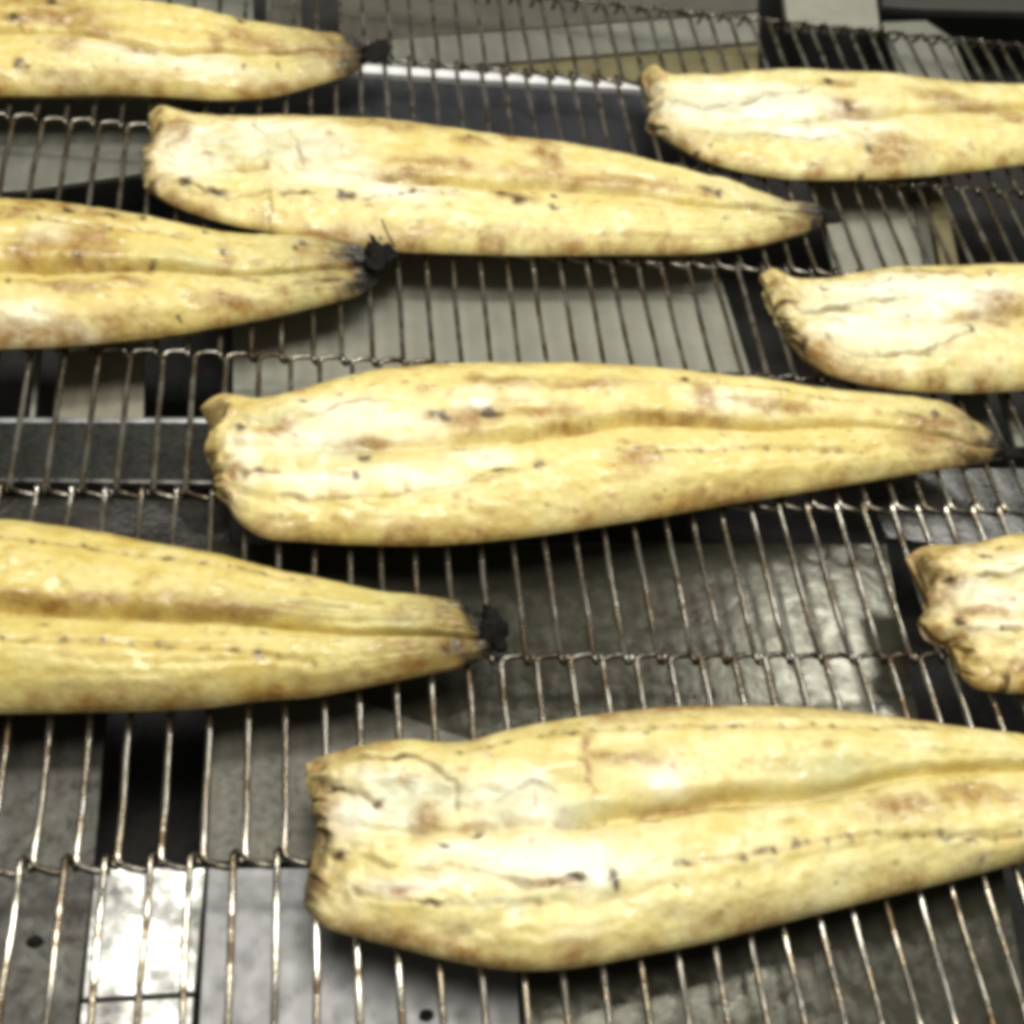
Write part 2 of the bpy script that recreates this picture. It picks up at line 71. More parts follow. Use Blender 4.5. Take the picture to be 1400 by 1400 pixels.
PLATES=[
('metal_plate','pale grey flat metal plate under the wires in the middle of the picture','plate',[[-1.62,25.289],[17.246,27.097],[17.633,14.781],[-1.252,14.1]],-1.6,0.25,'pale'),
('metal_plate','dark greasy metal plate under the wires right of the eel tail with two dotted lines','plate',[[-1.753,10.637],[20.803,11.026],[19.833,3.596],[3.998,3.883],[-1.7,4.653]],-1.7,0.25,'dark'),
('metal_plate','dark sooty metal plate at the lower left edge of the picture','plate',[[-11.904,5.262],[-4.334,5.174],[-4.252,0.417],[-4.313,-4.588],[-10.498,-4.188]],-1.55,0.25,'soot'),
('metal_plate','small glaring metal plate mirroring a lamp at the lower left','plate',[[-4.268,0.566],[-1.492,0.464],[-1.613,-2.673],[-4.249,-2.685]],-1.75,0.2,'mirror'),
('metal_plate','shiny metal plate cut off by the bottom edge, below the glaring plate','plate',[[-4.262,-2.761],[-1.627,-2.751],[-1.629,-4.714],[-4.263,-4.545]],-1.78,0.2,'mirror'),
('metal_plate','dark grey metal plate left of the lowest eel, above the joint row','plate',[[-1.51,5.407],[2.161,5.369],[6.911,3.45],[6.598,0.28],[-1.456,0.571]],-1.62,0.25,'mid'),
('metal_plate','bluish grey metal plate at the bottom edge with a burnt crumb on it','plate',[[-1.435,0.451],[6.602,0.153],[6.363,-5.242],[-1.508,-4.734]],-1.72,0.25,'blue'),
('metal_plate','metal plate under the wires at the bottom right, its fainter reflection painted as a darker tone','plate',[[6.667,0.158],[21.158,-0.377],[20.208,-6.132],[6.422,-5.242]],-1.74,0.25,'dark'),  # continues the plate before; reflection fading to the right is put into the colour
('frame_bar','dark square steel bar with a bright edge at the left','bar',[[-11.739,14.682],[-1.789,15.116],[-1.328,12.514],[-11.519,12.377]],-1.15,0.7,'barsteel'),
('edge_glint_strip','','',[[-11.739,14.743],[-1.767,15.183],[-1.759,14.983],[-11.705,14.555]],-1.1,0.1,'edgeglint'),  # thin strip added to carry the painted glint of the bar's back edge
('metal_plate','beige metal plate between two dark slots at the left, behind the steel bar','plate',[[-7.132,19.892],[-4.412,20.075],[-4.139,15.3],[-6.983,15.181]],-1.9,0.25,'beige'),
('rail','thin pale metal rail beside the beige plate at the left edge','rail',[[-7.869,19.304],[-7.683,19.316],[-7.469,14.996],[-7.645,14.988]],-1.7,0.3,'pale'),
('metal_plate','grey metal plate with a slanting edge at the upper left, behind the left eels','plate',[[-14.367,34.426],[-4.611,35.941],[-4.224,27.907],[-8.956,26.222],[-12.835,25.458]],-1.6,0.22,'midpale'),
('metal_sheet','smooth dark blue grey metal panel under the wires below the glare strip','sheet',[[-2.487,35.114],[3.654,35.338],[16.745,35.852],[18.41,28.584],[-2.174,27.046]],-1.8,0.25,'navy'),
('metal_strip','metal strip with lamp glare painted on in white, under the wires between two eels at the top','strip',[[1.768,35.514],[16.89,36.157],[16.789,35.575],[1.764,34.944]],-1.5,0.35,'glarestrip'),
('metal_plate','light grey metal plate with a slanting edge above the glare strip','plate',[[1.785,36.963],[23.282,42.935],[22.723,40.452],[8.187,36.427],[5.565,35.934],[1.775,35.69]],-1.62,0.18,'midpale'),
('metal_plate','narrow olive brown metal wedge above the glare strip','plate',[[6.902,36.302],[22.819,40.692],[22.007,36.755],[17.264,36.758],[8.216,36.387]],-1.85,0.2,'olive'),
('metal_plate','dull grey metal plate at the top edge left of the belt end','plate',[[2.64,46.452],[25.323,51.022],[23.504,43.666],[2.698,37.687]],-1.9,0.2,'mid'),
('metal_plate','light grey green metal plate at the top edge behind the upper left eel','plate',[[-8.477,45.727],[-1.523,47.2],[-1.075,36.639],[-7.532,35.637]],-1.7,0.2,'midpale'),
('metal_plate','narrow grey green metal plate at the top edge beside a dark slot','plate',[[-0.84,47.381],[0.647,47.696],[0.972,36.986],[-0.583,36.745]],-1.72,0.2,'mid'),
('metal_plate','pale metal plate at the top edge beyond the belt end','plate',[[26.746,53.735],[32.667,54.988],[30.082,43.312],[24.92,42.728]],-2,0.4,'pale'),
('metal_plate','small pale wedge of metal plate under the wires at the upper right','plate',[[29.806,42.853],[32.398,43.406],[33.422,42.045],[33.127,36.178],[29.156,35.658]],-1.4,0.2,'midpale'),
('metal_sheet','dark machine panel at the top right corner beyond the belt end','sheet',[[34.91,59.293],[56.814,64.247],[49.412,48.167],[33.849,46.11],[31.094,45.912]],-2.3,0.4,'panel'),
('metal_plate','grey metal plate under the wires between the two right eels','plate',[[23.006,31.238],[28.323,31.838],[26.562,23.748],[22.299,23.423]],-1.6,0.2,'pale'),
('rail','brown stained metal rail under the wires between the two right eels','rail',[[28.608,31.745],[29.433,31.838],[27.934,23.749],[27.052,23.682]],-1.5,0.3,'olive'),
('rail','narrow grey metal rail beside the brown rail between the right eels','rail',[[27.746,31.586],[28.34,31.653],[26.808,23.612],[26.27,23.571]],-1.45,0.25,'mid'),
('metal_plate','small grey metal plate at the right edge above the middle eel tail','plate',[[25.711,18.681],[27.14,18.756],[26.609,14.931],[25.042,14.876]],-1.6,0.2,'midpale'),
('rail','thin grey metal rail at the right edge above the middle eel tail','rail',[[27.685,18.785],[28.135,18.809],[27.783,15.497],[27.352,15.48]],-1.6,0.2,'pale'),
('metal_plate','wet dark metal plate with sparkling reflections at the right edge','plate',[[20.603,14.336],[31.115,14.681],[29.733,10.056],[20.963,11.308]],-1.75,0.2,'wet'),
('metal_plate','greasy black metal plate behind the left eel with dotted lines','plate',[[-11.527,12.613],[-1.512,12.898],[-0.961,9.785],[-10.988,9.665]],-1.9,0.2,'grease'),
]
CRUMBS=[[4.053,-3.542],[-5.449,-1.327]]
STRAND=[[4.085,21.495],[3.884,21.589],[3.723,21.795],[3.609,22.254]]
# ------------------------------------------------------------------ helpers
rng = np.random.default_rng(7)
random.seed(11)

def link(o, parent=None):
    COL.objects.link(o)
    if parent is not None: o.parent = parent
    return o

def tag(o, label=None, cat=None, group=None, kind=None):
    if label: o['label'] = label
    if cat: o['category'] = cat
    if group: o['group'] = group
    if kind: o['kind'] = kind
    return o

def mesh_np(name, V, F, mat, smooth=True):
    me = bpy.data.meshes.new(name)
    V = np.asarray(V, np.float32) * K
    F = np.asarray(F, np.int32)
    me.vertices.add(len(V)); me.vertices.foreach_set('co', V.ravel())
    n = F.shape[1]
    me.loops.add(F.size); me.loops.foreach_set('vertex_index', F.ravel())
    me.polygons.add(len(F))
    me.polygons.foreach_set('loop_start', np.arange(0, F.size, n, dtype=np.int32))
    me.polygons.foreach_set('loop_total', np.full(len(F), n, np.int32))
    me.update(calc_edges=True); me.validate()
    if smooth: me.polygons.foreach_set('use_smooth', np.ones(len(me.polygons), bool))
    me.materials.append(mat)
    return me

_tab = np.random.default_rng(3).random((256, 256))
def vnoise(x, y, seed=0):
    x = x + seed * 17.31; y = y + seed * 9.77
    xi = np.floor(x).astype(int); yi = np.floor(y).astype(int)
    fx = x - xi; fy = y - yi
    fx = fx * fx * (3 - 2 * fx); fy = fy * fy * (3 - 2 * fy)
    g = lambda a, b: _tab[a & 255, b & 255]
    return (g(xi, yi) * (1 - fx) + g(xi + 1, yi) * fx) * (1 - fy) + (g(xi, yi + 1) * (1 - fx) + g(xi + 1, yi + 1) * fx) * fy - .5
def fbm(x, y, seed=0, o=3):
    r = 0; a = 1
    for i in range(o):
        r = r + a * vnoise(x * 2 ** i, y * 2 ** i, seed + i); a *= .5
    return r

def resample(pts, s):
    p = np.array(pts, float)
    # Catmull-Rom smoothed polyline, sampled by normalised length
    d = np.r_[0, np.cumsum(np.hypot(*np.diff(p, axis=0).T))]; d /= d[-1]
    m = np.gradient(p, d, axis=0)
    i = np.clip(np.searchsorted(d, s, side='right') - 1, 0, len(d) - 2)
    h = (d[i + 1] - d[i]); t = ((s - d[i]) / h)[:, None]; h = h[:, None]
    h00 = 2 * t ** 3 - 3 * t ** 2 + 1; h10 = t ** 3 - 2 * t ** 2 + t
    h01 = -2 * t ** 3 + 3 * t ** 2; h11 = t ** 3 - t ** 2
    return h00 * p[i] + h10 * h * m[i] + h01 * p[i + 1] + h11 * h * m[i + 1]

def polydist(X, Y, pl):
    best = np.full(X.shape, 1e9)
    for (x0, y0), (x1, y1) in zip(pl[:-1], pl[1:]):
        dx, dy = x1 - x0, y1 - y0
        t = np.clip(((X - x0) * dx + (Y - y0) * dy) / (dx * dx + dy * dy + 1e-9), 0, 1)
        best = np.minimum(best, np.hypot(X - x0 - t * dx, Y - y0 - t * dy))
    return best

# ------------------------------------------------------------------ materials
class NT:
    def __init__(self, name):
        self.m = bpy.data.materials.new(name); self.m.use_nodes = True
        self.t = self.m.node_tree; self.b = self.t.nodes['Principled BSDF']
    def n(self, typ, **kw):
        nd = self.t.nodes.new(typ)
        for k, v in kw.items():
            if k in nd.inputs.keys() if isinstance(k, str) else False: nd.inputs[k].default_value = v
            else: setattr(nd, k, v)
        return nd
    def l(self, a, b): self.t.links.new(a, b)
    def set(self, k, v):
        if hasattr(v, 'is_linked'): self.l(v, self.b.inputs[k])
        else: self.b.inputs[k].default_value = v
    def noise(self, scale, detail=4, rough=.55, vec=None, stretch=None):
        nd = self.n('ShaderNodeTexNoise'); nd.inputs['Scale'].default_value = scale
        nd.inputs['Detail'].default_value = detail; nd.inputs['Roughness'].default_value = rough
        if vec is None:
            tc = self.n('ShaderNodeTexCoord'); vec = tc.outputs['Object']
        if stretch:
            mp = self.n('ShaderNodeMapping'); mp.inputs['Scale'].default_value = stretch
            self.l(vec, mp.inputs['Vector']); vec = mp.outputs['Vector']
        self.l(vec, nd.inputs['Vector'])
        return nd.outputs['Fac']
    def ramp(self, fac, stops):
        r = self.n('ShaderNodeValToRGB'); e = r.color_ramp.elements
        while len(e) < len(stops): e.new(.5)
        for el, (p, c) in zip(e, stops):
            el.position = p; el.color = c if len(c) == 4 else (*c, 1)
        self.l(fac, r.inputs['Fac']); return r.outputs['Color']
    def mix(self, fac, a, b, blend='MIX'):
        m = self.n('ShaderNodeMix'); m.data_type = 'RGBA'; m.blend_type = blend
        for key, v in ((0, fac), (6, a), (7, b)):
            if hasattr(v, 'is_linked'): self.l(v, m.inputs[key])
            elif key == 0: m.inputs[0].default_value = v
            else: m.inputs[key].default_value = (*v, 1)
        return m.outputs[2]
    def math(self, op, a, b=0.0):
        m = self.n('ShaderNodeMath'); m.operation = op; m.use_clamp = (op in ('MULTIPLY', 'ADD'))
        for i, v in enumerate((a, b)):
            if hasattr(v, 'is_linked'): self.l(v, m.inputs[i])
            else: m.inputs[i].default_value = v
        return m.outputs[0]
    def bump(self, h, strength, dist):
        b = self.n('ShaderNodeBump'); b.inputs['Strength'].default_value = strength; b.inputs['Distance'].default_value = dist
        self.l(h, b.inputs['Height']); self.l(b.outputs['Normal'], self.b.inputs['Normal'])

def eel_material():
    m = NT('grilled_eel_flesh')
    a1 = m.n('ShaderNodeAttribute'); a1.attribute_name = 'mask_a'
    a2 = m.n('ShaderNodeAttribute'); a2.attribute_name = 'mask_b'
    s1 = m.n('ShaderNodeSeparateColor'); m.l(a1.outputs['Color'], s1.inputs[0])
    s2 = m.n('ShaderNodeSeparateColor'); m.l(a2.outputs['Color'], s2.inputs[0])
    white, brown, dark = s1.outputs[0], s1.outputs[1], s1.outputs[2]
    grey, char, fibre = s2.outputs[0], s2.outputs[1], s2.outputs[2]
    n_big = m.noise(55, 3); n_mid = m.noise(190, 5, .65); n_fine = m.noise(620, 4, .6)
    base = m.ramp(n_big, [(.3, (.69, .56, .18)), (.5, (.77, .67, .275)), (.7, (.84, .77, .43))])
    base = m.mix(m.math('MULTIPLY', fibre, .45), base, (.88, .80, .40))
    tan = m.ramp(n_mid, [(.46, (0, 0, 0)), (.72, (1, 1, 1))])
    base = m.mix(m.math('MULTIPLY', tan, .26), base, (.55, .36, .075))
    gr = m.ramp(m.noise(330, 3, .6), [(.40, (0, 0, 0)), (.70, (1, 1, 1))])
    base = m.mix(m.math('MULTIPLY', gr, .34), base, (.60, .45, .10))
    base = m.mix(m.math('MULTIPLY', white, .92), base, (.93, .90, .74))
    base = m.mix(m.math('MULTIPLY', grey, .60), base, (.50, .52, .31))
    bt = m.ramp(n_mid, [(.28, (.35, .35, .35)), (.62, (1, 1, 1))])
    base = m.mix(m.math('MULTIPLY', m.math('MULTIPLY', brown, bt), .92), base, (.31, .155, .042))
    base = m.mix(m.math('MULTIPLY', dark, .95), base, (.055, .028, .008))
    base = m.mix(a2.outputs['Alpha'], base, (.17, .115, .045))
    base = m.mix(char, base, (.014, .013, .012))
    oi = m.n('ShaderNodeObjectInfo')                 # each eel is done to its own degree
    base = m.mix(1.0, base, oi.outputs['Color'], 'MULTIPLY')
    m.set('Base Color', base)
    wet = m.ramp(m.noise(130, 3, .6), [(.50, (0, 0, 0)), (.66, (1, 1, 1))])
    rr = m.n('ShaderNodeMapRange'); m.l(wet, rr.inputs[0]); rr.inputs[3].default_value = .46; rr.inputs[4].default_value = .16
    m.set('Roughness', rr.outputs[0])
    m.set('Specular IOR Level', .5)
    m.set('Coat Weight', m.math('MULTIPLY', wet, .35)); m.set('Coat Roughness', .10)
    hgt = m.math('ADD', m.math('MULTIPLY', n_mid, .6), m.math('MULTIPLY', n_fine, .35))
    m.bump(hgt, .6, .0013)
    return m.m

def char_material():
    m = NT('charred_skin')
    n = m.noise(400, 5, .7)
    m.set('Base Color', m.ramp(n, [(.35, (.005, .005, .004)), (.62, (.012, .010, .008)), (.8, (.035, .026, .018))]))
    m.set('Roughness', .7); m.set('Specular IOR Level', .2); m.bump(n, .8, .002)
    return m.m

def skin_material():
    m = NT('grilled_eel_skin')
    n = m.noise(160, 5, .65)
    m.set('Base Color', m.ramp(n, [(.32, (.13, .08, .03)), (.5, (.34, .24, .09)), (.7, (.50, .40, .18))]))
    m.set('Roughness', .38); m.bump(n, .5, .0012)
    return m.m

def wire_material():
    m = NT('stained_steel_wire')
    oi = m.n('ShaderNodeObjectInfo')
    geo = m.n('ShaderNodeNewGeometry')
    n = m.noise(95, 4, .6, vec=geo.outputs['Position']); n2 = m.noise(420, 3, .6, vec=geo.outputs['Position'])
    col = m.ramp(n, [(.38, (.10, .066, .036)), (.46, (.34, .30, .22)), (.58, (.64, .61, .53))])
    col = m.mix(m.math('MULTIPLY', oi.outputs['Random'], .45), col, (.16, .125, .08))
    tc = m.n('ShaderNodeTexCoord'); sp = m.n('ShaderNodeSeparateXYZ'); m.l(tc.outputs['Object'], sp.inputs[0])
    half = Q * K / 2
    d = m.n('ShaderNodeMath'); d.operation = 'SUBTRACT'; m.l(sp.outputs[1], d.inputs[0]); d.inputs[1].default_value = half
    d2 = m.n('ShaderNodeMath'); d2.operation = 'ABSOLUTE'; m.l(d.outputs[0], d2.inputs[0])
    mr = m.n('ShaderNodeMapRange'); m.l(d2.outputs[0], mr.inputs[0])
    mr.inputs[1].default_value = half * .955; mr.inputs[2].default_value = half * 1.01
    res = m.math('MULTIPLY', mr.outputs[0], m.math('ADD', n2, .35))       # burnt residue gathers in the joints
    col = m.mix(m.math('MULTIPLY', res, .85), col, (.03, .024, .018))
    m.set('Base Color', col); m.set('Metallic', .92)
    rg = m.ramp(n, [(.38, (.40, .40, .40)), (.47, (.07, .07, .07)), (.7, (.03, .03, .03))])
    m.set('Roughness', m.math('ADD', m.math('MULTIPLY', n2, .07), rg))
    return m.m

def steel(name, c0, c1, metal, r0, r1, scale=60, spots=.3, bump=.15, warp=0.0, film=None):
    m = NT(name)
    tc = m.n('ShaderNodeNewGeometry').outputs['Position']
    n = m.noise(scale, 5, .6, vec=tc); n2 = m.noise(scale * 6, 4, .65, vec=tc); n3 = m.noise(scale * .35, 2, .5, vec=tc)
    col = m.ramp(n, [(.32, c0), (.68, c1)])
    sp = m.ramp(n2, [(.56, (0, 0, 0)), (.68, (1, 1, 1))])
    col = m.mix(m.math('MULTIPLY', sp, spots), col, tuple(x * .35 for x in c0))
    m.set('Base Color', col); m.set('Metallic', metal)
    r = m.n('ShaderNodeMapRange'); m.l(n2 if film is None else n3, r.inputs[0])
    r.inputs[1].default_value = .35; r.inputs[2].default_value = .65
    r.inputs[3].default_value = r0; r.inputs[4].default_value = r1
    m.set('Roughness', r.outputs[0])
    m.bump(m.math('ADD', m.math('MULTIPLY', n2, .3), m.math('MULTIPLY', n3, warp)), bump, .002)
    return m.m

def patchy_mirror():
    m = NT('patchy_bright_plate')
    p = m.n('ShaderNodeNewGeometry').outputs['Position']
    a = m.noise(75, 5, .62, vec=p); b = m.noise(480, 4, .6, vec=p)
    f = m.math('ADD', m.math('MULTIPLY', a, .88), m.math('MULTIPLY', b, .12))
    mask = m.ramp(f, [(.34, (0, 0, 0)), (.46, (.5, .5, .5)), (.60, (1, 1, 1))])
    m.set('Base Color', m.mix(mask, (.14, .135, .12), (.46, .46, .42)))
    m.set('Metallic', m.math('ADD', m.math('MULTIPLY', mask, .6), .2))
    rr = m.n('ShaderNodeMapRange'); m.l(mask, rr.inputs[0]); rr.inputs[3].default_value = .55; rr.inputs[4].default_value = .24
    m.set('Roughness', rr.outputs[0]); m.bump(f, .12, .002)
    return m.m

M_EEL = eel_material(); M_CHAR = char_material(); M_SKIN = skin_material(); M_WIRE = wire_material()
MATS = {
 'pale':   steel('pale_plate', (0.259, 0.257, 0.198), (0.311, 0.309, 0.243), .15, .45, .65, spots=.12),
 'midpale':steel('grey_plate', (0.182, 0.184, 0.149), (0.236, 0.238, 0.189), .2, .4, .6, spots=.2),
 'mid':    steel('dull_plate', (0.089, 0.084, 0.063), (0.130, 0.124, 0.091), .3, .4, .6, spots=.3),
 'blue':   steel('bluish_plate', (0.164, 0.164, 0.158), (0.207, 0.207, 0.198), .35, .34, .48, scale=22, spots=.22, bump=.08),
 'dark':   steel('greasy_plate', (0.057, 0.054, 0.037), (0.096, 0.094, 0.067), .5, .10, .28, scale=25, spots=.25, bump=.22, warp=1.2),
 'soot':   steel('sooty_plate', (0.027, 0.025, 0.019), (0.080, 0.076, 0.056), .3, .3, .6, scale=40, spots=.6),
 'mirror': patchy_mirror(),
 'barsteel':steel('dark_bar_steel', (0.047, 0.047, 0.041), (0.074, 0.075, 0.065), .7, .22, .38, spots=.2),
 'edgeglint': steel('painted_edge_glint', (.16, .165, .16), (.62, .64, .62), .3, .25, .4, scale=35, spots=.1),  # lamp glint on the bar edge, painted as a light colour
 'beige':  steel('beige_plate', (0.260, 0.234, 0.169), (0.338, 0.319, 0.240), .15, .4, .6, spots=.25),
 'navy':   steel('smooth_dark_panel', (0.051, 0.051, 0.057), (0.072, 0.072, 0.078), .5, .3, .42, spots=.1),
 'glarestrip': steel('painted_glare_strip', (.86, .86, .84), (.92, .92, .9), .0, .3, .4, spots=.05),  # near-white colour stands in for lamp glare on a folded plate edge
 'olive':  steel('olive_stained_metal', (0.154, 0.133, 0.059), (0.231, 0.203, 0.105), .2, .4, .6, spots=.2),
 'panel':  steel('dark_machine_panel', (.045, .043, .037), (.065, .06, .052), .2, .4, .6, spots=.1),
 'wet':    steel('wet_dark_metal', (.10, .10, .09), (.20, .20, .185), .7, .06, .3, scale=70, spots=.3, bump=.5, warp=1.2),
 'grease': steel('black_grease', (.02, .018, .015), (.05, .045, .035), .1, .08, .35, scale=70, spots=.2, bump=.8, warp=1.5),
}
M_FLOOR = steel('burnt_floor', (.012, .011, .009), (.024, .022, .018), 0, .6, .8)

# ------------------------------------------------------------------ the machine below the belt
def floor():
    me = bpy.data.meshes.new('floor')
    s = 90
    me.from_pydata([(-s * K, -s * K, -7 * K), (s * K, -s * K, -7 * K), (s * K, 130 * K, -7 * K), (-s * K, 130 * K, -7 * K)], [], [(0, 1, 2, 3)])
    me.materials.append(M_FLOOR)
    o = bpy.data.objects.new('floor', me); link(o); tag(o, 'black burnt bottom of the grill under the plates', 'floor', kind='structure')
floor()

def slab(name, poly, z, th, mat, bevel=.05):
    """flat sheet with a rounded rim, outline in pitches, top at z"""
    p = np.array(poly, float)
    area = np.sum(p[:, 0] * np.roll(p[:, 1], -1) - p[:, 1] * np.roll(p[:, 0], -1))
    if area < 0: p = p[::-1]
    n = len(p)
    # inset for the rim
    def inset(d):
        r = []
        for i in range(n):
            a, b, c = p[i - 1], p[i], p[(i + 1) % n]
            e0 = (b - a) / np.hypot(*(b - a)); e1 = (c - b) / np.hypot(*(c - b))
            n0 = np.array((-e0[1], e0[0])); n1 = np.array((-e1[1], e1[0]))
            m = n0 + n1; m = m / max(.3, (m @ n0))
            r.append(b + m * d)
        return np.array(r)
    rings = [(inset(0), z - th), (inset(0), z - bevel), (inset(bevel * .3), z - bevel * .3), (inset(bevel), z)]
    V = []; F = []
    for r, zz in rings: V += [(x * K, y * K, zz * K) for x, y in r]
    for k in range(3):
        for i in range(n):
            j = (i + 1) % n
            F.append((k * n + i, k * n + j, (k + 1) * n + j, (k + 1) * n + i))
    F.append(tuple(range(3 * n, 4 * n))); F.append(tuple(reversed(range(n))))
    me = bpy.data.meshes.new(name); me.from_pydata(V, [], F); me.materials.append(mat); me.update()
    return me

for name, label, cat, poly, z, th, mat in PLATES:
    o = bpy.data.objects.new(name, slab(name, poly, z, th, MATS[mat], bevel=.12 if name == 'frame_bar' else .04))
    link(o, bar if name == 'edge_glint_strip' else None)
    if name != 'edge_glint_strip': tag(o, label, cat)
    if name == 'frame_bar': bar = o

# ------------------------------------------------------------------ the wire belt
WR = .094
def tube(path, r=WR, sides=7):
    P = np.array(path, float); n = len(P)
    T = np.gradient(P, axis=0); T /= np.linalg.norm(T, axis=1)[:, None]
    V = []; up = np.array((0, 0, 1.0))
    ref = np.cross(T[0], up)
    if np.linalg.norm(ref) < .2: ref = np.array((1.0, 0, 0))
    for i in range(n):
        ref = ref - T[i] * (ref @ T[i]); ref /= np.linalg.norm(ref)
        bi = np.cross(T[i], ref)
        for k in range(sides):
            a = 2 * math.pi * k / sides
            V.append(P[i] + r * (math.cos(a) * ref + math.sin(a) * bi))
    F = [(i * sides + k, i * sides + (k + 1) % sides, (i + 1) * sides + (k + 1) % sides, (i + 1) * sides + k) for i in range(n - 1) for k in range(sides)]
    return np.array(V), np.array(F)

def wire_path(kind, v):
    r = np.random.default_rng(50 + v + 10 * kind); b = lambda a: r.uniform(-a, a)
    mid = [(b(.03), Q * f, b(.02)) for f in (.25, .5, .75)]
    if kind == 0:      # bracket shaped: a short jog to the right at both ends
        return [(.80, -.17, -.06), (.62, -.2, .0), (.34, -.14, .02), (.12, -.04, .0), (.02, .06, 0), (0, .2, 0)] + mid + \
               [(0, Q - .2, 0), (.02, Q - .06, 0), (.12, Q + .02, .0), (.34, Q + .07, .02), (.62, Q + .1, 0), (.80, Q + .07, -.06)]
    return [(.26, .10, -.13), (.2, -.02, -.16), (.12, -.14, -.1), (.05, -.18, .0), (.0, -.10, .07), (0, .05, .04), (0, .25, 0)] + mid + \
           [(0, Q - .25, 0), (0, Q - .05, .04), (.0, Q + .10, .07), (.05, Q + .18, .0), (.12, Q + .14, -.1), (.2, Q + .02, -.16), (.26, Q - .10, -.13)]

WVAR = {}
def end_hook(v):
    return [(x, y, z) for x, y, z in wire_path(1, v)[:7]] + [(0, .5, 0), (0, .75, .02)]
for kind in (0, 1):
    for v in range(4):
        V, F = tube(wire_path(kind, v))
        WVAR[kind, v] = (V, F, mesh_np('wire', V, F, M_WIRE))

for v in range(4):
    V, F = tube(end_hook(v)); WVAR[2, v] = (V, F, mesh_np('wire', V, F, M_WIRE))
belt = bpy.data.objects.new('wire_conveyor_belt', None); link(belt)
belt.empty_display_size = .05
tag(belt, 'steel wire mesh conveyor belt that carries all the eels', 'conveyor belt')
CI = (Matrix.Translation(CAM_LOC) @ CAM_ROT).inverted()
def in_view(M):
    for f in (0, .33, .66, 1):
        w = CI @ (M @ Vector((.15 * K, f * Q * K, 0)))
        x = 1.20447 * w.x / -w.z * 2; y = 1.20447 * w.y / -w.z * 2
        if abs(x) < 1.0 and abs(y) < 1.0: return True
    return False
SV = []; SF = []; nv = 0; cnt = 0
rw = np.random.default_rng(21)
tilt = {-2: 0, -1: .012, 0: -.006, 1: .004, 2: -.008, 3: .0, 4: .005, 5: -.004, 6: .0}
for b in range(-3, 8):
    kind = 0 if b % 2 == 0 else 1
    off = .51 if kind == 0 else .25
    for i in range(-26, 52):
        x = i + off + rw.uniform(-.035, .035)
        a = tilt.get(b, 0) + rw.uniform(-.006, .006)
        if b == 7: a = -1.0 + rw.uniform(-.15, .15); kind = 2
        M = Matrix.Translation((x * K, b * Q * K, rw.uniform(-.015, .015) * K)) @ rz(rw.uniform(-.007, .007)) @ rx(a)
        v = int(rw.integers(4))
        if in_view(M) and not (b == 7 and cnt > 299):
            o = bpy.data.objects.new('wire', WVAR[kind, v][2]); link(o, belt); o.matrix_local = M; cnt += 1
        elif -20 < i < 46:
            V, F, _ = WVAR[kind, v]
            R = np.array(M.to_3x3()); SV.append(V @ R.T + np.array(M.translation) / K); SF.append(F + nv); nv += len(V)
print('wires in view', cnt)
o = bpy.data.objects.new('wire_mesh', mesh_np('wire_mesh', np.concatenate(SV), np.concatenate(SF), M_WIRE)); link(o, belt)
tag(o, kind='stuff')

